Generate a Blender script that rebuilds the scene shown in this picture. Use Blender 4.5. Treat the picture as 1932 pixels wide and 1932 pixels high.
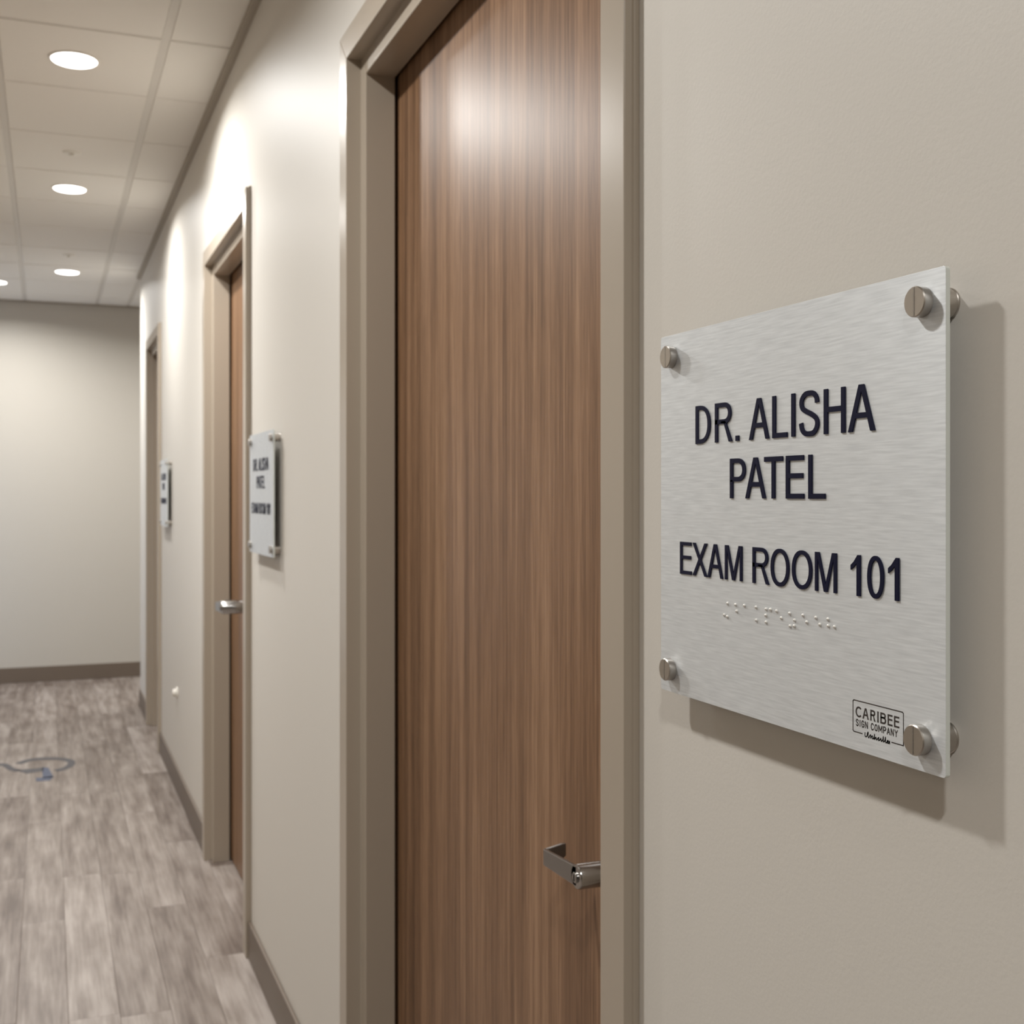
import bpy, bmesh, math, random
from mathutils import Vector
from mathutils.geometry import tessellate_polygon

for o in list(bpy.data.objects):
    bpy.data.objects.remove(o)
sc = bpy.context.scene
COL = sc.collection

# ------------------------------------------------------------------ camera, world, exposure
CH = 1.345                      # eye height above the floor
FPX = 2241.0                    # focal length in pixels of the 1932 frame
cd = bpy.data.cameras.new('camera')
cam = bpy.data.objects.new('camera', cd)
COL.objects.link(cam)
cd.sensor_width = 36.0
cd.lens = 36.0 * FPX / 1932.0
cd.shift_y = -34.0 / 1932.0
cam.location = (0, 0, CH)
cam.rotation_euler = (math.radians(90), 0, -math.atan((966 - 90) / FPX))
cd.clip_start = 0.02
cd.dof.use_dof = True
cd.dof.focus_distance = 0.86
cd.dof.aperture_fstop = 15.0
sc.camera = cam

world = bpy.data.worlds.new('daylight')
sc.world = world
world.use_nodes = True
wb = world.node_tree.nodes['Background']
wb.inputs['Color'].default_value = (0.62, 0.76, 1.0, 1)
wb.inputs['Strength'].default_value = 2.3

sc.view_settings.view_transform = 'Standard'
sc.view_settings.look = 'None'
sc.view_settings.exposure = 0.0
sc.view_settings.gamma = 1.0
sc.view_settings.use_curve_mapping = False
sc.cycles.use_denoising = True
sc.cycles.adaptive_threshold = 0.025
sc.cycles.max_bounces = 8
sc.cycles.diffuse_bounces = 6
LAMP_W = 25.0
LAMP_COL = (1.0, 0.995, 0.97)

# ------------------------------------------------------------------ helpers
def srgb(r, g, b):
    def f(c):
        c /= 255.0
        return c / 12.92 if c <= 0.04045 else ((c + 0.055) / 1.055) ** 2.4
    return (f(r), f(g), f(b), 1.0)

def mesh_obj(name, verts, faces, mat, parent=None, loc=(0, 0, 0), smooth=False):
    me = bpy.data.meshes.new(name)
    me.from_pydata([tuple(v) for v in verts], [], faces)
    me.validate()
    bm = bmesh.new(); bm.from_mesh(me)
    bmesh.ops.recalc_face_normals(bm, faces=bm.faces)
    bm.to_mesh(me); bm.free()
    if smooth:
        me.polygons.foreach_set('use_smooth', [True] * len(me.polygons))
        try:
            me.set_sharp_from_angle(angle=math.radians(35))
        except Exception:
            pass
    me.materials.append(mat)
    return link(name, me, parent, loc)

def link(name, me, parent=None, loc=(0, 0, 0)):
    o = bpy.data.objects.new(name, me)
    COL.objects.link(o)
    o.location = loc
    if parent:
        o.parent = parent
    return o

def empty(name, loc=(0, 0, 0)):
    o = bpy.data.objects.new(name, None)
    COL.objects.link(o)
    o.location = loc
    o.empty_display_size = 0.05
    return o

def tag(o, label=None, cat=None, group=None, kind=None):
    if label: o['label'] = label
    if cat: o['category'] = cat
    if group: o['group'] = group
    if kind: o['kind'] = kind
    return o

class MB:
    """collects vertices and faces of one mesh"""
    def __init__(s): s.v = []; s.f = []
    def add(s, vs, fs):
        n = len(s.v); s.v += [tuple(q) for q in vs]
        s.f += [tuple(i + n for i in f) for f in fs]
        return s
    def box(s, x0, x1, y0, y1, z0, z1):
        vs = [(x, y, z) for x in (x0, x1) for y in (y0, y1) for z in (z0, z1)]
        return s.add(vs, [(0, 1, 3, 2), (4, 6, 7, 5), (0, 4, 5, 1), (2, 3, 7, 6), (0, 2, 6, 4), (1, 5, 7, 3)])
    def lathe(s, prof, n=32, axis='z', origin=(0, 0, 0)):
        """prof: list of (radius, height)"""
        vs = []; fs = []
        for r, h in prof:
            for i in range(n):
                a = 2 * math.pi * i / n
                c, d = r * math.cos(a), r * math.sin(a)
                p = (c, d, h) if axis == 'z' else (h, c, d)
                vs.append((p[0] + origin[0], p[1] + origin[1], p[2] + origin[2]))
        m = len(prof)
        for j in range(m - 1):
            for i in range(n):
                k = (i + 1) % n
                fs.append((j * n + i, j * n + k, (j + 1) * n + k, (j + 1) * n + i))
        fs.append(tuple(range(n))); fs.append(tuple((m - 1) * n + i for i in range(n)))
        return s.add(vs, fs)
    def prism(s, loops, h0, h1, to3):
        """filled 2D loops (outer, holes) extruded between h0 and h1"""
        pts = [p for l in loops for p in l]
        tri = tessellate_polygon([[Vector((p[0], p[1], 0)) for p in l] for l in loops])
        n = len(pts)
        vs = [to3(p[0], p[1], h0) for p in pts] + [to3(p[0], p[1], h1) for p in pts]
        fs = [tuple(t) for t in tri] + [tuple(i + n for i in reversed(t)) for t in tri]
        b = 0
        for l in loops:
            m = len(l)
            for i in range(m):
                k = (i + 1) % m
                fs.append((b + i, b + k, b + k + n, b + i + n))
            b += m
        return s.add(vs, fs)
    def build(s, name, mat, parent=None, loc=(0, 0, 0), smooth=False):
        return mesh_obj(name, s.v, s.f, mat, parent, loc, smooth)

def bevel(o, w=0.002, seg=2, angle=40):
    m = o.modifiers.new('bevel', 'BEVEL')
    m.width = w; m.segments = seg; m.limit_method = 'ANGLE'
    m.angle_limit = math.radians(angle)
    m.harden_normals = False
    return o

# ------------------------------------------------------------------ materials
def new_mat(name):
    m = bpy.data.materials.new(name); m.use_nodes = True
    nt = m.node_tree
    return m, nt, nt.nodes['Principled BSDF']

def nd(nt, t, **kw):
    n = nt.nodes.new(t)
    for k, v in kw.items(): setattr(n, k, v)
    return n

def plain(name, col, rough=0.5, metal=0.0, spec=0.5, aniso=0.0):
    m, nt, b = new_mat(name)
    b.inputs['Base Color'].default_value = col
    b.inputs['Roughness'].default_value = rough
    b.inputs['Metallic'].default_value = metal
    b.inputs['Specular IOR Level'].default_value = spec
    b.inputs['Anisotropic'].default_value = aniso
    return m

def add_bump(nt, b, scale, strength, dist, detail=4.0, vec=None):
    n = nd(nt, 'ShaderNodeTexNoise'); n.inputs['Scale'].default_value = scale
    n.inputs['Detail'].default_value = detail
    if vec is None:
        g = nd(nt, 'ShaderNodeNewGeometry'); vec = g.outputs['Position']
    nt.links.new(vec, n.inputs['Vector'])
    bp = nd(nt, 'ShaderNodeBump'); bp.inputs['Strength'].default_value = strength
    bp.inputs['Distance'].default_value = dist
    nt.links.new(n.outputs['Fac'], bp.inputs['Height'])
    nt.links.new(bp.outputs['Normal'], b.inputs['Normal'])

def painted(name, col, rough, bump_scale, bump_str, bump_dist, spec=0.4):
    m = plain(name, col, rough, spec=spec)
    nt = m.node_tree
    add_bump(nt, nt.nodes['Principled BSDF'], bump_scale, bump_str, bump_dist)
    return m

def ramp(nt, stops):
    r = nd(nt, 'ShaderNodeValToRGB')
    e = r.color_ramp.elements
    while len(e) > 1: e.remove(e[-1])
    e[0].position = stops[0][0]; e[0].color = stops[0][1]
    for p, c in stops[1:]:
        q = e.new(p); q.color = c
    return r

WALL = painted('wall_paint', srgb(209, 204, 196), 0.5, 260, 0.11, 0.0012, spec=0.3)
WALL_LEFT = painted('left_wall_bounce_cut', srgb(164, 157, 147), 0.5, 260, 0.11, 0.0012, spec=0.3)  # unseen wall, colour darkened to weaken the bounced fill light
WALL_BACK = painted('back_wall_dimmed', srgb(187, 181, 171), 0.5, 260, 0.2, 0.001)  # wall colour darkened to hold back the strong light of nearby lamps
FRAME = painted('frame_paint', srgb(168, 156, 141), 0.3, 180, 0.05, 0.0004, spec=0.5)
BASE = plain('base_vinyl', srgb(106, 93, 81), 0.45)
ANGLE = plain('ceiling_angle_paint', srgb(158, 148, 134), 0.5)
TILE = painted('ceiling_tile', srgb(228, 224, 217), 0.9, 320, 0.35, 0.002, spec=0.2)
GRID = plain('ceiling_grid_paint', srgb(208, 203, 195), 0.5)
PLENUM = plain('ceiling_plenum', srgb(120, 112, 102), 0.9)
SUBFLOOR = plain('subfloor', srgb(104, 92, 84), 0.9)
STEEL = plain('satin_nickel', srgb(190, 184, 177), 0.3, metal=1.0)
CHROME = plain('polished_lever_metal', srgb(172, 170, 168), 0.17, metal=1.0)
LEVER = plain('satin_lever_metal', srgb(150, 148, 146), 0.28, metal=1.0)
DARK = plain('keyway_shadow_metal', srgb(40, 36, 32), 0.4, metal=0.6)
WHITE = plain('white_plastic', srgb(226, 222, 214), 0.45)
NAVY = plain('navy_letter', srgb(10, 12, 42), 0.5, spec=0.15)
BROWNPRINT = plain('logo_ink', srgb(48, 40, 36), 0.6)
EDGE = plain('acrylic_edge', srgb(206, 210, 204), 0.25)
DECAL = plain('decal_ink', srgb(70, 78, 100), 0.5)
DECALG = plain('decal_grey_ink', srgb(70, 68, 72), 0.5)
DOT = plain('braille_bead', srgb(225, 222, 216), 0.3, metal=0.3)

def lens_material():
    m, nt, b = new_mat('lamp_lens')
    b.inputs['Base Color'].default_value = (0.9, 0.9, 0.88, 1)
    b.inputs['Emission Color'].default_value = (1, 0.975, 0.94, 1)
    b.inputs['Emission Strength'].default_value = 6.0
    return m
LENS = lens_material()

def wood_material():
    """vertical straight-grain walnut laminate, satin lacquer"""
    m, nt, b = new_mat('walnut_laminate')
    g = nd(nt, 'ShaderNodeNewGeometry')
    def streak(sx, sz, detail, rough=0.6):
        mp = nd(nt, 'ShaderNodeMapping')
        mp.inputs['Scale'].default_value = (1, sx, sz)
        nt.links.new(g.outputs['Position'], mp.inputs['Vector'])
        n = nd(nt, 'ShaderNodeTexNoise'); n.inputs['Scale'].default_value = 1.0
        n.inputs['Detail'].default_value = detail
        n.inputs['Roughness'].default_value = rough
        nt.links.new(mp.outputs['Vector'], n.inputs['Vector'])
        return n.outputs['Fac']
    a = streak(30, 0.55, 5); c = streak(190, 2.6, 3); d = streak(9, 0.3, 2); e = streak(520, 16, 2)
    def mix(x, y, f):
        q = nd(nt, 'ShaderNodeMix'); q.data_type = 'FLOAT'
        q.inputs[0].default_value = f
        nt.links.new(x, q.inputs[2]); nt.links.new(y, q.inputs[3])
        return q.outputs[0]
    v = mix(mix(mix(a, c, 0.46), d, 0.2), e, 0.2)
    r = ramp(nt, [(0.37, srgb(78, 54, 35)), (0.455, srgb(108, 79, 56)), (0.53, srgb(131, 99, 73)), (0.61, srgb(156, 123, 95))])
    nt.links.new(v, r.inputs['Fac'])
    nt.links.new(r.outputs['Color'], b.inputs['Base Color'])
    b.inputs['Roughness'].default_value = 0.39
    b.inputs['Specular IOR Level'].default_value = 0.3
    bp = nd(nt, 'ShaderNodeBump'); bp.inputs['Strength'].default_value = 0.08
    bp.inputs['Distance'].default_value = 0.0006
    nt.links.new(c, bp.inputs['Height']); nt.links.new(bp.outputs['Normal'], b.inputs['Normal'])
    return m
WOOD = wood_material()

def plank_material():
    """greyed oak-look vinyl plank, grain along the corridor, every plank its own tone"""
    m, nt, b = new_mat('vinyl_plank')
    g = nd(nt, 'ShaderNodeNewGeometry'); oi = nd(nt, 'ShaderNodeObjectInfo')
    sh = nd(nt, 'ShaderNodeVectorMath', operation='SCALE')
    comb = nd(nt, 'ShaderNodeCombineXYZ')
    nt.links.new(oi.outputs['Random'], comb.inputs['X']); nt.links.new(oi.outputs['Random'], comb.inputs['Y'])
    nt.links.new(comb.outputs['Vector'], sh.inputs[0]); sh.inputs['Scale'].default_value = 37.0
    ad = nd(nt, 'ShaderNodeVectorMath', operation='ADD')
    nt.links.new(g.outputs['Position'], ad.inputs[0]); nt.links.new(sh.outputs['Vector'], ad.inputs[1])
    def streak(sx, sy, detail):
        mp = nd(nt, 'ShaderNodeMapping'); mp.inputs['Scale'].default_value = (sx, sy, 1)
        nt.links.new(ad.outputs['Vector'], mp.inputs['Vector'])
        n = nd(nt, 'ShaderNodeTexNoise'); n.inputs['Scale'].default_value = 1.0
        n.inputs['Detail'].default_value = detail
        nt.links.new(mp.outputs['Vector'], n.inputs['Vector'])
        return n.outputs['Fac']
    a = streak(26, 2.2, 5); c = streak(110, 5, 3); d = streak(14, 4.5, 4)
    def mixf(x, y, f):
        q = nd(nt, 'ShaderNodeMix'); q.data_type = 'FLOAT'; q.inputs[0].default_value = f
        nt.links.new(x, q.inputs[2]); nt.links.new(y, q.inputs[3]); return q.outputs[0]
    v = mixf(mixf(a, c, 0.36), d, 0.3)
    v2 = nd(nt, 'ShaderNodeMath', operation='MULTIPLY_ADD')
    nt.links.new(oi.outputs['Random'], v2.inputs[0]); v2.inputs[1].default_value = 0.13
    nt.links.new(v, v2.inputs[2])
    r = ramp(nt, [(0.39, srgb(88, 75, 67)), (0.49, srgb(112, 100, 92)), (0.57, srgb(130, 119, 111)), (0.70, srgb(158, 148, 141))])
    nt.links.new(v2.outputs[0], r.inputs['Fac'])
    nt.links.new(r.outputs['Color'], b.inputs['Base Color'])
    b.inputs['Roughness'].default_value = 0.42
    b.inputs['Specular IOR Level'].default_value = 0.4
    bp = nd(nt, 'ShaderNodeBump'); bp.inputs['Strength'].default_value = 0.12
    bp.inputs['Distance'].default_value = 0.001
    nt.links.new(c, bp.inputs['Height']); nt.links.new(bp.outputs['Normal'], b.inputs['Normal'])
    return m
PLANK = plank_material()

def brushed_material():
    """horizontally brushed aluminium"""
    m, nt, b = new_mat('brushed_aluminium')
    tc = nd(nt, 'ShaderNodeTexCoord')
    def streak(sy, sz, detail):
        mp = nd(nt, 'ShaderNodeMapping'); mp.inputs['Scale'].default_value = (1, sy, sz)
        nt.links.new(tc.outputs['Object'], mp.inputs['Vector'])
        n = nd(nt, 'ShaderNodeTexNoise'); n.inputs['Scale'].default_value = 1.0
        n.inputs['Detail'].default_value = detail
        nt.links.new(mp.outputs['Vector'], n.inputs['Vector'])
        return n.outputs['Fac']
    a = streak(36, 640, 4); c = streak(90, 1500, 2)
    r = ramp(nt, [(0.3, srgb(204, 207, 209)), (0.7, srgb(222, 225, 227))])
    nt.links.new(a, r.inputs['Fac']); nt.links.new(r.outputs['Color'], b.inputs['Base Color'])
    rr = nd(nt, 'ShaderNodeMapRange')
    rr.inputs['To Min'].default_value = 0.48; rr.inputs['To Max'].default_value = 0.58
    nt.links.new(c, rr.inputs['Value']); nt.links.new(rr.outputs['Result'], b.inputs['Roughness'])
    b.inputs['Metallic'].default_value = 0.74
    b.inputs['Anisotropic'].default_value = 0.72
    tg = nd(nt, 'ShaderNodeCombineXYZ'); tg.inputs['Z'].default_value = 1.0     # sheen spreads across the horizontal brushing
    nt.links.new(tg.outputs['Vector'], b.inputs['Tangent'])
    bp = nd(nt, 'ShaderNodeBump'); bp.inputs['Strength'].default_value = 0.05
    bp.inputs['Distance'].default_value = 0.0003
    nt.links.new(a, bp.inputs['Height']); nt.links.new(bp.outputs['Normal'], b.inputs['Normal'])
    return m
BRUSHED = brushed_material()

def glass_material():
    m, nt, b = new_mat('window_glass')
    t = nd(nt, 'ShaderNodeBsdfTransparent'); g = nd(nt, 'ShaderNodeBsdfGlossy')
    g.inputs['Roughness'].default_value = 0.02
    mx = nd(nt, 'ShaderNodeMixShader'); mx.inputs[0].default_value = 0.08
    nt.links.new(t.outputs[0], mx.inputs[1]); nt.links.new(g.outputs[0], mx.inputs[2])
    nt.links.new(mx.outputs[0], nt.nodes['Material Output'].inputs['Surface'])
    return m
GLASS = glass_material()

# ------------------------------------------------------------------ the corridor
W = 0.55            # right wall plane
WT = 0.13           # wall thickness
XL = -1.2           # left wall plane
Y0, YE, YB = -4.0, 7.90, 9.17     # wall behind the viewer, end of right wall, far wall
XE = 3.0            # end of the crossing corridor
ZC = CH + 1.38      # ceiling height
ZT = ZC + 0.03      # walls run up behind the tiles
HEAD = CH + 0.836   # door opening height
DOORS = [(1.1152, 2.2416), (3.540, 4.468), (6.470, 7.208)]

mb = MB(); a = Y0
for yn, yf in DOORS:
    mb.box(W, W + WT, a, yn - 0.03, 0, ZT)
    mb.box(W, W + WT, yn - 0.03, yf + 0.03, HEAD + 0.03, ZT)
    a = yf + 0.03
mb.box(W, W + WT, a, YE, 0, ZT)
tag(mb.build('wall_right', WALL), 'cream painted corridor wall with three recessed doors', 'wall', kind='structure')
tag(MB().box(XL - 0.1, XE, YB, YB + 0.12, 0, ZT).build('wall_back', WALL_BACK),
    'plain cream wall closing the far end of the corridor', 'wall', kind='structure')
tag(MB().box(XL - 0.1, W + WT, Y0 - 0.12, Y0, 0, ZT).build('wall_front', WALL),
    'cream wall behind the viewer', 'wall', kind='structure')
WIN = (8.0, 9.05, 0.06, 2.1)      # daylight window at the left end of the crossing corridor
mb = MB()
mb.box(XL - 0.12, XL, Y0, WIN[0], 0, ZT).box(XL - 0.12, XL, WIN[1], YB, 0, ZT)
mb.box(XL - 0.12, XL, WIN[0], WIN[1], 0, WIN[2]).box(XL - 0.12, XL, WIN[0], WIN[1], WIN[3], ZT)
tag(mb.build('wall_left', WALL_LEFT), 'unseen corridor wall darkened to taupe to cut bounced light, with a tall window near its far end', 'wall', kind='structure')
tag(MB().box(W + WT, XE, YE - 0.1, YE, 0, ZT).build('wall_crossing', WALL),
    'cream wall of the crossing corridor', 'wall', kind='structure')
tag(MB().box(XE, XE + 0.1, YE - 0.1, YB + 0.12, 0, ZT).build('wall_end', WALL),
    'cream wall at the end of the crossing corridor', 'wall', kind='structure')
# window
win = tag(empty('window_1', (XL - 0.06, (WIN[0] + WIN[1]) / 2, WIN[2])), 'tall glazed window in the left wall', 'window', kind='structure')
hw, hh = (WIN[1] - WIN[0]) / 2, WIN[3] - WIN[2]
for nm, q in (('window_frame', (-.03, .03, -hw, -hw + .05, 0, hh)), ('window_frame', (-.03, .03, hw - .05, hw, 0, hh)),
              ('window_frame', (-.03, .03, -hw + .05, hw - .05, 0, .05)), ('window_frame', (-.03, .03, -hw + .05, hw - .05, hh - .05, hh))):
    MB().box(*q).build(nm, FRAME, win)
MB().box(-.004, .004, -hw + .05, hw - .05, .05, hh - .05).build('pane', GLASS, win)

# floor: subfloor with single planks
floor = tag(MB().box(XL - 0.1, XE + 0.1, Y0 - 0.1, YB + 0.1, -0.06, -0.0065).build('floor', SUBFLOOR),
            'grey-brown wood-look plank floor', 'floor', kind='structure')
PW, PL, GAP = 0.125, 1.22, 0.0005
_pl = {}
def plank_mesh(w, l):
    k = (round(w, 4), round(l, 4))
    if k not in _pl:
        c = 0.0007; t = 0.006
        a_, b_ = w / 2 - GAP / 2, l / 2 - GAP / 2
        vs = [(x, y, -t) for x, y in ((-a_, -b_), (a_, -b_), (a_, b_), (-a_, b_))]
        vs += [(x, y, -c * 0.7) for x, y in ((-a_, -b_), (a_, -b_), (a_, b_), (-a_, b_))]
        vs += [(x, y, 0) for x, y in ((-a_ + c, -b_ + c), (a_ - c, -b_ + c), (a_ - c, b_ - c), (-a_ + c, b_ - c))]
        fs = [(3, 2, 1, 0), (8, 9, 10, 11)]
        for r0 in (0, 4):
            for i in range(4):
                j = (i + 1) % 4
                fs.append((r0 + i, r0 + j, r0 + 4 + j, r0 + 4 + i))
        me = bpy.data.meshes.new('plank'); me.from_pydata(vs, [], fs); me.materials.append(PLANK)
        _pl[k] = me
    return _pl[k]
rnd = random.Random(7)
x = XL; row = 0
while x < XE - 0.001:
    w = min(PW, XE - x)
    ys = Y0 if x < W + 0.08 else YE
    off = rnd.random() * PL
    y = ys - off
    while y < YB - 0.001:
        a_, b_ = max(y, ys), min(y + PL, YB)
        if b_ - a_ > 0.02:
            link('plank', plank_mesh(w, b_ - a_), floor, (x + w / 2, (a_ + b_) / 2, 0))
        y += PL
    x += PW; row += 1

# ceiling: grid of bars with single tiles
ceil = tag(MB().box(XL - 0.1, XE + 0.1, Y0 - 0.1, YB + 0.12, ZC + 0.03, ZC + 0.08).build('ceiling', PLENUM),
           'suspended ceiling of square off-white tiles in a grid', 'ceiling', kind='structure')
PX, PY = 0.485, 0.565
XS = [XL, -1.12, -0.635, -0.15, 0.335, W]
y = 3.745 - PY * 14
YS = [Y0]
while y < YB:
    if y > Y0 + 0.02: YS.append(y)
    y += PY
YS.append(YB)
XS2 = [W] + [0.335 + PX * k for k in range(1, 6)] + [XE]
BW = 0.024
_tl = {}
def tile(x0, x1, y0, y1):
    g = BW / 2 + 0.0006; g2 = 0.006 + 0.0012
    l, d = (x1 - x0) - 2 * g, (y1 - y0) - 2 * g2
    if l < 0.02 or d < 0.02: return
    k = (round(l, 4), round(d, 4))
    if k not in _tl:
        c = 0.0025
        vs = [(sx * (l / 2), sy * (d / 2), 0.016) for sx, sy in ((-1, -1), (1, -1), (1, 1), (-1, 1))]
        vs += [(sx * (l / 2), sy * (d / 2), c) for sx, sy in ((-1, -1), (1, -1), (1, 1), (-1, 1))]
        vs += [(sx * (l / 2 - c), sy * (d / 2 - c), 0) for sx, sy in ((-1, -1), (1, -1), (1, 1), (-1, 1))]
        fs = [(0, 1, 2, 3), (11, 10, 9, 8)]
        for r0 in (0, 4):
            for i in range(4):
                j = (i + 1) % 4
                fs.append((r0 + j, r0 + i, r0 + 4 + i, r0 + 4 + j))
        me = bpy.data.meshes.new('ceiling_tile'); me.from_pydata(vs, [], fs); me.materials.append(TILE)
        _tl[k] = me
    link('ceiling_tile', _tl[k], ceil, ((x0 + x1) / 2, (y0 + y1) / 2, ZC + 0.001))
for j in range(len(YS) - 1):
    for i in range(len(XS) - 1):
        tile(XS[i], XS[i + 1], YS[j], YS[j + 1])
    if YS[j + 1] > YE + 0.05:
        for i in range(len(XS2) - 1):
            tile(XS2[i], XS2[i + 1], max(YS[j], YE), YS[j + 1])
for gx in XS[1:-1]:
    MB().box(gx - BW / 2, gx + BW / 2, Y0, YB, ZC + 0.003, ZC + 0.028).build('grid_runner', GRID, ceil)
MB().box(W - BW / 2, W + BW / 2, YE, YB, ZC + 0.003, ZC + 0.028).build('grid_runner', GRID, ceil)
for gx in XS2[1:-1]:
    MB().box(gx - BW / 2, gx + BW / 2, YE, YB, ZC + 0.003, ZC + 0.028).build('grid_runner', GRID, ceil)
for gy in YS[1:-1]:
    MB().box(XL, W if gy < YE else XE, gy - 0.006, gy + 0.006, ZC + 0.0035, ZC + 0.0275).build('grid_cross_bar', GRID, ceil)
tag(MB().box(W - 0.022, W, Y0, YE, ZC - 0.016, ZC + 0.004).build('trim_1', ANGLE), 'taupe angle strip where ceiling meets right wall', 'trim', kind='structure')
tag(MB().box(XL, XE, YB - 0.02, YB, ZC - 0.012, ZC + 0.004).build('trim_2', ANGLE), 'taupe angle strip above the far wall', 'trim', kind='structure')

# baseboards
BH, BT = 0.108, 0.010
def base(name, q, label):
    tag(bevel(MB().box(*q).build(name, BASE), 0.003, 2), label, 'baseboard', kind='structure')
FO = 0.058
segs = [(Y0, DOORS[0][0] - FO, 'taupe baseboard below the near name plate'),
        (DOORS[0][1] + FO, DOORS[1][0] - FO, 'taupe baseboard between the near and middle doors'),
        (DOORS[1][1] + FO, DOORS[2][0] - FO, 'taupe baseboard between the middle and far doors'),
        (DOORS[2][1] + FO, YE, 'short taupe baseboard beyond the far door')]
for a_, b_, lb in segs:
    base('baseboard_right', (W - BT, W, a_, b_, 0, BH), lb)
base('baseboard_back', (XL, XE, YB - BT, YB, 0, BH), 'taupe baseboard along the far wall')
base('baseboard_left', (XL, XL + BT, Y0, YB, 0, BH), 'taupe baseboard along the left wall')

# ------------------------------------------------------------------ doors
# frame profile: (outward from the opening edge, depth x)
PROF = [(.058, .5505), (.058, .5435), (.055, .5425), (.055, .534), (0, .534), (0, .563), (-.037, .563),
        (-.037, .621), (0, .621), (0, .676), (.029, .676), (.029, .5505)]
XD = 0.6285       # front plane of the leaves
def lever(parent, y, z, s, droop=0.0):
    """lever with round hub, flat bar and end returning to the leaf; y, z in leaf coordinates"""
    r = 0.0145 * s
    out = 0.0635 * s                         # projection from the leaf
    h = empty('lever_handle', (0, 0, 0)); h.parent = parent; h.location = (0, y, z)
    rose = MB().lathe([(0.0, 0), (0.034, 0), (0.034, -0.007), (0.031, -0.010), (0.0, -0.010)], 40, 'x')
    rose.build('rose', CHROME, h, smooth=True)
    hub = MB().lathe([(r * 0.9, 0), (r * 0.9, -0.012), (r, -0.014), (r, -out + 0.002 * s), (r * 0.93, -out), (0.004, -out)], 40, 'x')
    hub.build('hub', CHROME, h, smooth=True)
    L = 0.103 * s; t = 0.005 * s
    dz = -droop
    hb, he = 0.0115 * s, 0.0095 * s
    b = MB()
    # bar running along +y from the hub, then returning towards the leaf
    ys = [0.0, L * 0.25, L * 0.6, L - 0.006 * s]
    vs = []; fs = []
    secs = [((-out), yy, dz * yy / L, hb + (he - hb) * yy / L) for yy in ys]
    pts = []
    for (xx, yy, zz, hh_) in secs:
        pts.append([(xx, yy, zz - hh_), (xx, yy, zz + hh_), (xx + t, yy, zz + hh_), (xx + t, yy, zz - hh_)])
    k = 0.002 * s
    pts.append([(-out + k, L - 0.0015 * s, dz - he), (-out + k, L - 0.0015 * s, dz + he), (-out + t, L - t, dz + he), (-out + t, L - t, dz - he)])
    pts.append([(-out + t, L, dz - he), (-out + t, L, dz + he), (-out + t + k, L - t, dz + he), (-out + t + k, L - t, dz - he)])
    rz = dz + 0.004 * s
    pts.append([(-out + 0.026 * s, L, rz - he), (-out + 0.026 * s, L, rz + he), (-out + 0.026 * s, L - t, rz + he), (-out + 0.026 * s, L - t, rz - he)])
    pts.append([(-out + 0.031 * s, L, rz - he * .55), (-out + 0.031 * s, L, rz + he), (-out + 0.031 * s, L - t, rz + he), (-out + 0.031 * s, L - t, rz - he * .55)])
    for p in pts: vs += p
    for i in range(len(pts) - 1):
        for j in range(4):
            q = (j + 1) % 4
            fs.append((i * 4 + j, i * 4 + q, i * 4 + 4 + q, i * 4 + 4 + j))
    n = len(pts) * 4
    fs += [(0, 1, 2, 3), (n - 4, n - 3, n - 2, n - 1)]
    b.add(vs, fs)
    bevel(b.build('lever_bar', LEVER, h), 0.0008 * s, 2)
    # key cylinder set in the hub face
    MB().lathe([(0.0062 * s, 0), (0.0062 * s, -0.0018 * s), (0.0052 * s, -0.0026 * s), (0.001, -0.0026 * s)], 28, 'x', (-out, 0.001, -0.001)).build('key_cylinder', CHROME, h, smooth=True)
    MB().box(-out - 0.0030 * s, -out - 0.0022 * s, -0.0002 * s, 0.0022 * s, -0.005 * s, 0.003 * s).build('keyway', DARK, h)
    return h

def door(idx, yn, yf, label, lev):
    d = tag(empty('door_%d' % idx, (W, (yn + yf) / 2, 0)), label, 'door', kind='structure')
    ym = (yn + yf) / 2; hw_ = (yf - yn) / 2
    n = len(PROF)
    ring = [(i, (i + 1) % n) for i in range(n)]
    def extr(P, Q, name):
        vs = P + Q
        fs = [(i, j, j + n, i + n) for i, j in ring]
        tri = tessellate_polygon([[Vector((p[0], p[1], 0)) for p in PROF]])
        fs += [tuple(t) for t in tri] + [tuple(q + n for q in t) for t in tri]
        o = mesh_obj(name, vs, fs, FRAME, d)
        return bevel(o, 0.0015, 2, 50)
    for s in (1, -1):
        extr([(x_ - W, s * (hw_ + o_), 0.0) for o_, x_ in PROF],
             [(x_ - W, s * (hw_ + o_), HEAD + o_) for o_, x_ in PROF], 'jamb')
    extr([(x_ - W, -(hw_ + o_), HEAD + o_) for o_, x_ in PROF],
         [(x_ - W, (hw_ + o_), HEAD + o_) for o_, x_ in PROF], 'frame_head')
    leaf = MB().box(0, 0.044, -hw_ + .003, hw_ - .003, 0.006, HEAD - .003).build('door_leaf', WOOD, d, (XD - W, 0, 0))
    bevel(leaf, 0.0012, 2)
    y, z, s, dr = lev
    h = lever(leaf, y - ym, z, s, dr)
    return d
door(1, *DOORS[0], 'walnut door nearest the viewer, beside the large name plate', (1.243, CH - 0.4395, 1.0, 0.0055))
door(2, *DOORS[1], 'walnut door in taupe frame, middle of the three', (3.975, CH - 0.372, 1.55, 0.01))
door(3, *DOORS[2], 'farthest dark doorway before the corridor end', (6.62, 0.97, 1.0, 0.004))

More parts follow.
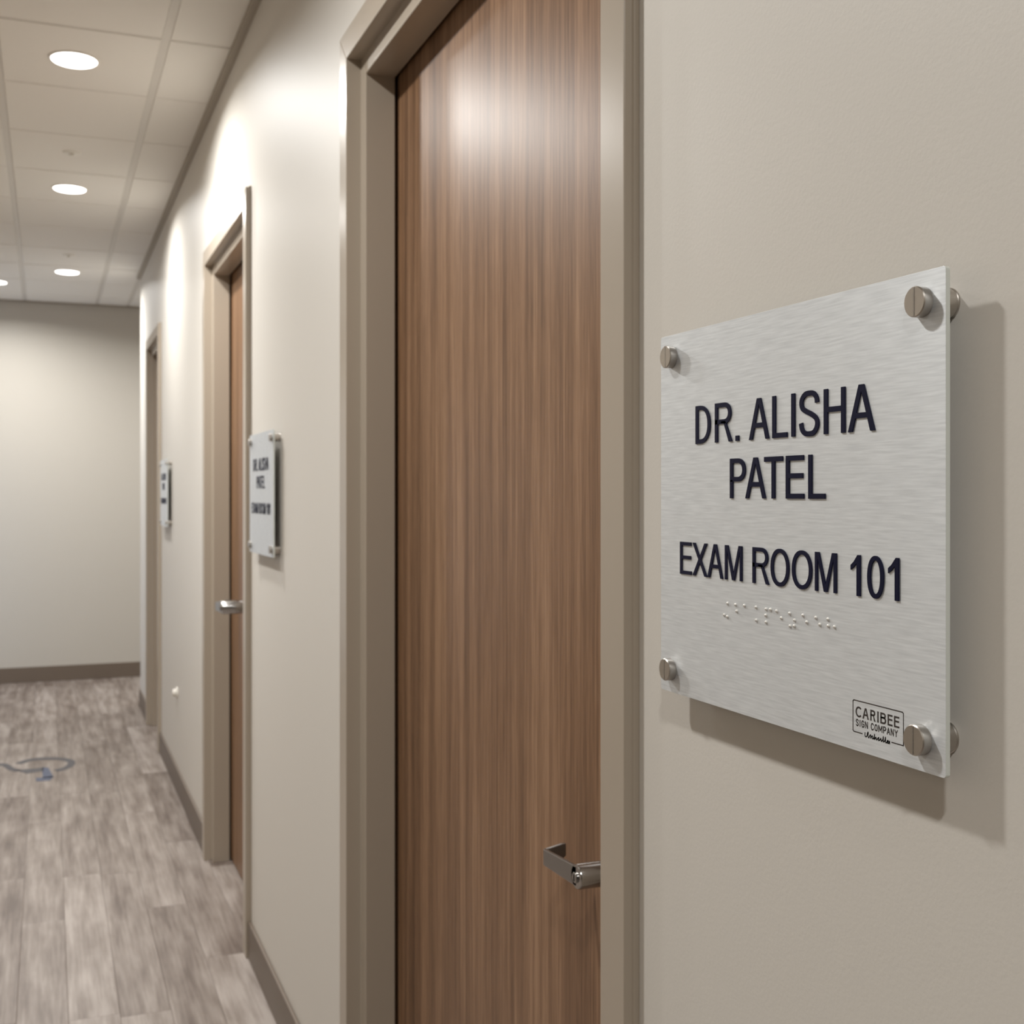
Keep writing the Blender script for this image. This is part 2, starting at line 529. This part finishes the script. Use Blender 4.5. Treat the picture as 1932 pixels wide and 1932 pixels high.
# ------------------------------------------------------------------ name plates
MM = 0.001
XP = 0.529
def arc_pts(cx, cy, rx, ry, a0, a1, n=14, e=2.0):
    out = []
    for i in range(n + 1):
        a = math.radians(a0 + (a1 - a0) * i / n)
        c, s = math.cos(a), math.sin(a)
        out.append((cx + rx * math.copysign(abs(c) ** (2 / e), c), cy + ry * math.copysign(abs(s) ** (2 / e), s)))
    return out
def rect(x0, y0, x1, y1): return [[(x0, y0), (x1, y0), (x1, y1), (x0, y1)]]
def bowl(x0, y0, x1, y1, t, b):
    def half(l, bo, r, to):
        rad = min((r - l) * 0.72, (to - bo) * 0.62)
        return [(l, bo)] + arc_pts(r - rad, (bo + to) / 2, rad, (to - bo) / 2, -90, 90, 18, 2.25) + [(l, to)]
    return [half(x0, y0, x1, y1), half(x0 + t, y0 + b, x1 - t * 1.02, y1 - b)]
def ell(w, h, t, b):
    return [arc_pts(w / 2, h / 2, w / 2, h / 2, 0, 345, 46, 2.15), arc_pts(w / 2, h / 2, w / 2 - t, h / 2 - b, 0, 345, 46, 2.1)]
def catmull(p, n=6):
    q = [p[0]] + list(p) + [p[-1]]; out = []
    for i in range(1, len(q) - 2):
        a_, b_, c_, d_ = q[i - 1], q[i], q[i + 1], q[i + 2]
        for k in range(n):
            t = k / n
            out.append(tuple(0.5 * (2 * b_[m] + (c_[m] - a_[m]) * t + (2 * a_[m] - 5 * b_[m] + 4 * c_[m] - d_[m]) * t * t
                                    + (3 * b_[m] - a_[m] - 3 * c_[m] + d_[m]) * t ** 3) for m in (0, 1)))
    out.append(p[-1]); return out
def stroke(p, t, b=None):
    """polygon of a centre line; t = thickness of verticals, b = of horizontals"""
    b = b or t; l = []; r = []
    for i, c in enumerate(p):
        q0 = p[max(i - 1, 0)]; q1 = p[min(i + 1, len(p) - 1)]
        dx, dy = q1[0] - q0[0], q1[1] - q0[1]; L = math.hypot(dx, dy) or 1
        nx, ny = -dy / L, dx / L
        l.append((c[0] + nx * t / 2, c[1] + ny * b / 2)); r.append((c[0] - nx * t / 2, c[1] - ny * b / 2))
    return [l + r[::-1]]
def glyph(c, w, h, t, b):
    """list of pieces, each a list of loops (outline, holes) in a w x h box"""
    if c == '.': return [rect(0, 0, w, h)]
    if c == 'I': return [rect(0, 0, w, h)]
    if c == 'L': return [[[(0, 0), (w, 0), (w, b), (t, b), (t, h), (0, h)]]]
    if c == 'T': return [[[(w / 2 - t / 2, 0), (w / 2 + t / 2, 0), (w / 2 + t / 2, h - b), (w, h - b), (w, h), (0, h), (0, h - b), (w / 2 - t / 2, h - b)]]]
    if c == 'E':
        m = h * .47
        return [[[(0, 0), (w, 0), (w, b), (t, b), (t, m), (w * .94, m), (w * .94, m + b), (t, m + b), (t, h - b), (w * .98, h - b), (w * .98, h), (0, h)]]]
    if c == 'H':
        m = h * .48
        return [[[(0, 0), (t, 0), (t, m), (w - t, m), (w - t, 0), (w, 0), (w, h), (w - t, h), (w - t, m + b), (t, m + b), (t, h), (0, h)]]]
    if c == 'A':
        k = t * 1.08; ap = t * .62
        def xi(y): return k + (w / 2 - k) * (y / (h * .86))
        y1, y2 = h * .285, h * .285 + b
        out = [(0, 0), (k, 0), (xi(y1) * 1.0, y1), (w - xi(y1), y1), (w - k, 0), (w, 0), (w / 2 + ap, h), (w / 2 - ap, h)]
        hole = [(xi(y2), y2), (w - xi(y2), y2), (w / 2, h * .86)]
        return [[out, hole]]
    if c == 'X':
        k = t * 1.25; cx = w / 2; d = k * .52; hx = h / 2; v = k * .52 * h / w
        return [[[(0, 0), (k, 0), (cx, hx - v), (w - k, 0), (w, 0), (cx + d, hx), (w, h), (w - k, h), (cx, hx + v), (k, h), (0, h), (cx - d, hx)]]]
    if c == 'M':
        k = t * 1.15; s_ = t * .52
        return [[[(0, 0), (t * .9, 0), (t * .9, h * .86), (w / 2 - s_, 0), (w / 2 + s_, 0), (w - t * .9, h * .86), (w - t * .9, 0), (w, 0), (w, h),
                  (w - k - t * .25, h), (w / 2, h * .19), (k + t * .25, h), (0, h)]]]
    if c == 'D': return [bowl(0, 0, w, h, t, b)]
    if c == 'P': return [bowl(0, h * .42, w, h, t, b), rect(0, 0, t, h * .46)]
    if c == 'R':
        m = h * .46
        return [bowl(0, m, w * .93, h, t, b), rect(0, 0, t, m + b), [[(w - t * 1.2, 0), (w, 0), (w * .62, m + b * .6), (w * .36, m + b * .6), (w * .36, m + b * .2), (w * .52, m + b * .1)]]]
    if c == 'B':
        m = h * .48
        return [bowl(0, m, w * .93, h, t, b), bowl(0, 0, w, m + b, t, b)]
    if c in 'O0': return [ell(w, h, t, b)]
    if c == 'C':
        p = arc_pts(w / 2, h / 2, w / 2 - t / 2, h / 2 - b / 2, 42, 318, 36)
        p = [(q[0] * 1.04, q[1]) for q in p]
        return [stroke(p, t, b)]
    if c == 'S':
        n = [(.97, .75), (.93, .88), (.76, .98), (.5, 1.0), (.25, .975), (.07, .87), (.03, .755), (.10, .64), (.30, .565), (.5, .515), (.72, .455), (.92, .365), (.985, .25), (.92, .115), (.75, .02), (.5, 0), (.25, .02), (.07, .12), (.005, .275)]
        return [stroke(catmull([(t / 2 + q[0] * (w - t), b / 2 + q[1] * (h - b)) for q in n], 5), t, b)]
    if c == '1':
        return [[[(w - t * 1.12, 0), (w, 0), (w, h), (w - t * .82, h), (w * .32, h * .83), (0, h * .745), (0, h * .625), (w * .34, h * .70), (w - t * 1.12, h * .80)]]]
TEXT = [
    ('D', -123.2, -98.4, 61.4, 94.6, 1), ('R', -90.8, -63.3, 61.4, 94.6, 1), ('.', -58.3, -53.4, 61.4, 65.9, 1),
    ('A', -38.1, -9.5, 61.4, 94.3, 1), ('L', -5.0, 15.0, 61.4, 94.3, 1), ('I', 20.6, 25.1, 61.4, 94.3, 1), ('S', 30.6, 55.8, 60.7, 94.9, 1),
    ('H', 61.3, 86.1, 61.4, 94.3, 1), ('A', 89.6, 118.9, 61.4, 94.3, 1),
    ('P', -66.9, -43.4, 14.2, 47.1, 1), ('A', -43.6, -14.0, 14.2, 47.1, 1), ('T', -16.3, 9.0, 14.2, 47.1, 1), ('E', 13.3, 36.7, 14.2, 47.1, 1), ('L', 42.3, 62.8, 14.2, 47.1, 1),
    ('E', -150.5, -130.6, -53.7, -24.9, 2), ('X', -128.3, -103.6, -53.7, -24.9, 2), ('A', -103.1, -78.0, -53.7, -24.9, 2), ('M', -74.8, -48.6, -53.7, -24.9, 2),
    ('R', -33.0, -9.5, -53.7, -24.9, 2), ('O', -7.2, 17.5, -54.0, -24.6, 2), ('O', 21.4, 46.7, -54.0, -24.6, 2), ('M', 50.6, 76.2, -53.7, -24.9, 2),
    ('1', 92.6, 103.2, -53.7, -24.9, 2), ('0', 110.8, 128.1, -54.0, -24.6, 2), ('1', 132.7, 143.5, -53.7, -24.9, 2)]
PLW, PLH, PLT = 187.3, 162.4, 3.4        # half width, half height, thickness (mm)
def to3(a_, b_, h): return (-h * MM, -a_ * MM, b_ * MM)      # plate coordinates (right, up, out)

def rounded_rect(w, h, r, n=5):
    p = []
    for cx, cy, a0 in ((w - r, h - r, 0), (-w + r, h - r, 90), (-w + r, -h + r, 180), (w - r, -h + r, 270)):
        p += arc_pts(cx, cy, r, r, a0, a0 + 90, n)
    return p

# stroke font for the small logo lines (centre lines in a unit box)
SF = {'S': [[(.95, .8), (.7, 1), (.3, 1), (.05, .78), (.3, .55), (.7, .45), (.95, .22), (.7, 0), (.3, 0), (.05, .2)]],
      'I': [[(.5, 0), (.5, 1)]],
      'G': [[(.95, .8), (.7, 1), (.3, 1), (.05, .7), (.05, .3), (.3, 0), (.7, 0), (.95, .2), (.95, .48), (.55, .48)]],
      'N': [[(.05, 0), (.05, 1), (.95, 0), (.95, 1)]],
      'C': [[(.95, .8), (.7, 1), (.3, 1), (.05, .7), (.05, .3), (.3, 0), (.7, 0), (.95, .2)]],
      'O': [[(.5, 0), (.15, .12), (.03, .5), (.15, .88), (.5, 1), (.85, .88), (.97, .5), (.85, .12), (.5, 0)]],
      'M': [[(.03, 0), (.03, 1), (.5, .25), (.97, 1), (.97, 0)]],
      'P': [[(.05, 0), (.05, 1), (.7, 1), (.95, .8), (.95, .65), (.7, .45), (.05, .45)]],
      'A': [[(0, 0), (.5, 1), (1, 0)], [(.2, .33), (.8, .33)]],
      'Y': [[(0, 1), (.5, .5), (1, 1)], [(.5, .5), (.5, 0)]]}
def poly_strokes(mb_, lines, t, h0, h1):
    for l in lines:
        for i in range(len(l) - 1):
            (ax, ay), (bx, by) = l[i], l[i + 1]
            L = math.hypot(bx - ax, by - ay) or 1
            ux, uy = (bx - ax) / L * t * .4, (by - ay) / L * t * .4
            mb_.prism(stroke([(ax - ux, ay - uy), (bx + ux, by + uy)], t), h0, h1, to3)

def make_plate(full):
    root = empty('door_sign')
    pl = MB().prism([rounded_rect(PLW, PLH, 2.5)], -PLT, 0, to3).build('plate', BRUSHED, root)
    pl.data.materials.append(EDGE)
    for p in pl.data.polygons:
        if abs(p.normal.x) < 0.5: p.material_index = 1
    bevel(pl, 0.0006, 2, 60)
    gap = (W - XP) * 1000
    for a_, b_ in ((166.2, 142.2), (-166.4, 142.2), (-168.0, -141.7), (165.2, -141.7)):
        st = empty('standoff'); st.parent = root; st.location = to3(a_, b_, 0)
        cap = MB().lathe([(.0096, 0), (.0101, -.0008), (.0101, -.0066), (.0094, -.0073), (.0002, -.0073)], 48, 'x')
        cap.build('cap', STEEL, st, smooth=True)
        MB().box(-.00745, -.0072, -.0006, .0006, -.0093, .0093).build('cap_slot', CHROME, st)
        br = MB().lathe([(.0101, PLT * MM), (.0101, gap * MM - .0015), (.0106, gap * MM - .001), (.0106, gap * MM)], 48, 'x')
        br.build('barrel', STEEL, st, smooth=True)
    for c, x0, x1, z0, z1, ln in TEXT:
        t, b = ((4.5, 3.9) if ln == 1 else (3.6, 3.2))
        m = MB()
        for piece in glyph(c, x1 - x0, z1 - z0, t, b):
            m.prism([[(px + x0, py + z0) for px, py in l] for l in piece], 0, 0.9, to3)
        m.build('letter', NAVY, root)
    if full:
        dots = [(-71.4, -73.6), (-58.9, -73.6), (-57.2, -78.8), (-45.7, -73.2), (-76.6, -83.7), (-71.7, -84.7), (-28.6, -73.0), (-28.2, -83.4), (-14.2, -73.2),
                (-14.7, -78.1), (-14.2, -83.5), (-8.1, -73.0), (0.3, -73.4), (6.7, -78.2), (17.8, -73.6), (24.1, -78.2), (18.4, -83.2), (23.8, -82.6),
                (35.0, -73.4), (39.8, -78.1), (51.1, -73.6), (56.0, -78.2), (65.7, -73.3), (66.1, -78.1), (73.4, -78.1)]
        me = None
        for a_, b_ in dots:
            if me is None:
                o = MB().lathe([(.0014, 0), (.00135, -.0004), (.0011, -.0009), (.0006, -.00125), (.0001, -.00135)], 16, 'x').build('braille_dot', DOT, root, to3(a_, b_, 0), True)
                me = o.data
            else:
                link('braille_dot', me, root, to3(a_, b_, 0))
        # maker's mark printed in the lower corner
        h0, h1 = 0, 0.08
        m = MB(); t = 0.75
        fr = [(104.5, -149.3), (95.2, -149.3), (94.3, -148.5), (94.3, -128.0), (95.2, -127.2), (146.4, -127.2), (147.3, -128.0), (147.3, -148.5), (147.3, -149.3), (135.6, -149.3)]
        poly_strokes(m, [fr], t, h0, h1)
        m.build('logo_frame', BROWNPRINT, root)
        m = MB()
        for c, x0, x1 in (('C', 97.2, 104.2), ('A', 104.8, 111.7), ('R', 113.3, 118.9), ('I', 120.65, 122.05), ('B', 123.9, 129.9), ('E', 131.4, 136.5), ('E', 137.9, 143.3)):
            for piece in glyph(c, x1 - x0, 7.6, 1.35, 1.2):
                m.prism([[(px + x0, py - 138.6) for px, py in l] for l in piece], h0, h1, to3)
        m.build('logo_lettering', BROWNPRINT, root)
        m = MB(); x_ = 97.4
        for c in 'SIGN COMPANY':
            w_ = {'I': 1.6, ' ': 1.8, 'M': 4.4}.get(c, 3.3)
            if c != ' ':
                poly_strokes(m, [[(x_ + .35 + px * (w_ - .7), -144.6 + py * 4.2) for px, py in l] for l in SF[c]], 0.74, h0, h1)
            x_ += w_ + 0.62
        m.build('logo_lettering', BROWNPRINT, root)
        m = MB()
        sq = catmull([(107.6, -148.0), (107.5, -149.8), (108.3, -150.7), (109.6, -150.0), (110.2, -148.0), (111.0, -147.2), (110.8, -149.5), (111.6, -150.8), (112.8, -149.0),
                      (113.6, -148.6), (113.8, -150.6), (115.0, -149.0), (116.0, -149.2), (115.7, -150.7), (117.2, -150.0), (117.8, -147.3), (117.9, -150.7), (119.2, -149.0), (120.0, -150.7),
                      (121.4, -149.2), (122.3, -148.8), (122.0, -150.6), (123.4, -150.0), (124.4, -148.9), (124.9, -150.7), (126.2, -149.6), (127.0, -147.2), (127.1, -150.6), (128.6, -149.4),
                      (129.2, -147.2), (129.4, -150.6), (130.8, -150.2), (132.2, -149.2), (131.2, -149.0), (130.9, -150.4), (132.3, -150.6), (133.4, -149.0), (133.3, -150.8)], 4)
        poly_strokes(m, [sq], 0.74, h0, h1)
        m.build('logo_lettering', BROWNPRINT, root)
    return root

def copy_tree(o, parent=None):
    c = o.copy(); COL.objects.link(c)
    if parent: c.parent = parent
    for ch in list(o.children): copy_tree(ch, c)
    return c
ZS = CH - 0.0178
s1 = make_plate(True); s1.location = (XP, 0.787, ZS)
tag(s1, 'large brushed aluminium name plate with navy lettering and maker mark, nearest the viewer', 'sign', 'exam room name plates')
s2 = make_plate(False); s2.location = (XP, 3.190, CH + 0.001)
tag(s2, 'mid-distance name plate on silver standoffs beside the middle door', 'sign', 'exam room name plates')
s3 = copy_tree(s2); s3.location = (XP, 6.032, CH + 0.006)
tag(s3, 'small farthest name plate beside the last doorway', 'sign', 'exam room name plates')

# ------------------------------------------------------------------ ceiling lamps and fittings
def lamp(x, y, label, k=1.0):
    r = tag(empty('downlight', (x, y, ZC)), label, 'ceiling lamp', 'round recessed downlights')
    MB().lathe([(.078, 0.001), (.078, -.0015), (.075, -.003), (.0695, -.003), (.0685, 0.001)], 48).build('trim_ring', WHITE, r, smooth=True)
    MB().lathe([(.0685, 0.0012), (.0685, -.003), (.066, -.0055), (.052, -.0085), (.026, -.0102), (.001, -.0107)], 48).build('lens', LENS, r, smooth=True)
    ld = bpy.data.lights.new('downlight_bulb', 'AREA')
    ld.shape = 'DISK'; ld.size = 0.13; ld.energy = LAMP_W * k; ld.color = LAMP_COL
    ld.spread = math.radians(162)
    lo = bpy.data.objects.new('downlight_bulb', ld); COL.objects.link(lo)
    lo.parent = r; lo.location = (0, 0, -0.013)
    return r
for x, y, lb in ((0.0784, 4.022, 'nearest and largest round downlight in view'),
                 (0.0925, 5.728, 'second round downlight along the corridor ceiling'),
                 (0.1134, 7.880, 'farthest whole round downlight near the end wall'),
                 (-0.318, 8.42, 'round downlight cut by the left picture edge'),
                 (-0.335, 1.767, 'round downlight above the near door, out of the picture'),
                 (-0.335, -0.60, 'round downlight behind the viewer'),
                 (-0.3925, 4.022, 'round downlight left of the nearest visible one'),
                 (1.9, 8.55, 'round downlight in the crossing corridor')):
    lamp(x, y, lb, 0.82 if 0 < x < W else 0.7 if y > 8 else 1.0)      # rows close to the doors and the end wall are dimmed a little
for x, y, lb in ((0.09, 5.127, 'flat white sprinkler cover between the two nearer downlights'),
                 (0.114, 7.331, 'flat white sprinkler cover just before the farthest downlight')):
    r = tag(empty('sprinkler', (x, y, ZC)), lb, 'sprinkler', 'ceiling sprinklers')
    MB().lathe([(.036, 0.001), (.036, -.002), (.031, -.004), (.001, -.0045)], 36).build('cover', WHITE, r, smooth=True)
    MB().lathe([(.009, -.004), (.009, -.009), (.013, -.010), (.013, -.012), (.001, -.0125)], 24).build('deflector', WHITE, r, smooth=True)

r = tag(empty('wall_bumper', (W, 5.60, CH - 0.905)), 'tiny white round bumper low on the wall before the far door', 'bumper')
MB().lathe([(.026, 0), (.026, -.004), (.022, -.006), (.001, -.006)], 28, 'x').build('mounting_plate', WHITE, r, smooth=True)
MB().lathe([(.016, -.005), (.017, -.016), (.013, -.021), (.001, -.022)], 28, 'x').build('bumper_pad', WHITE, r, smooth=True)

# ------------------------------------------------------------------ wheelchair symbol on the floor
dec = tag(empty('floor_symbol', (-0.03, 6.2, 0)), 'faded blue-grey wheelchair symbol stuck on the plank floor', 'floor sticker')
def flat(name, poly, mat):
    m = MB()
    m.prism(poly, 0.0, 0.0008, lambda a_, b_, h: (a_ + 0.03, b_ - 6.2, h + 0.0002))
    return m.build(name, mat, dec)
wheel = [(-.137, 6.411), (-.083, 6.478), (-.018, 6.485), (.055, 6.455), (.104, 6.385), (.108, 6.30), (.082, 6.225), (.037, 6.182)]
flat('wheel', stroke(catmull(wheel, 6), 0.036, 0.06), DECALG)
arm = [(-.25, 6.40), (-.215, 6.418), (-.195, 6.40), (-.165, 6.30), (-.13, 6.245)]
flat('back', stroke(catmull(arm, 6), 0.032, 0.06), DECALG)
flat('seat', [[(-.145, 6.265), (-.02, 6.275), (-.02, 6.195), (-.095, 6.17)]], DECALG)
flat('leg', [[(-.025, 6.285), (.003, 6.265), (.026, 6.04), (-.022, 6.04)]], DECAL)
flat('foot', [[(-.053, 6.055), (.024, 6.065), (.012, 5.985), (-.05, 5.985)]], DECAL)
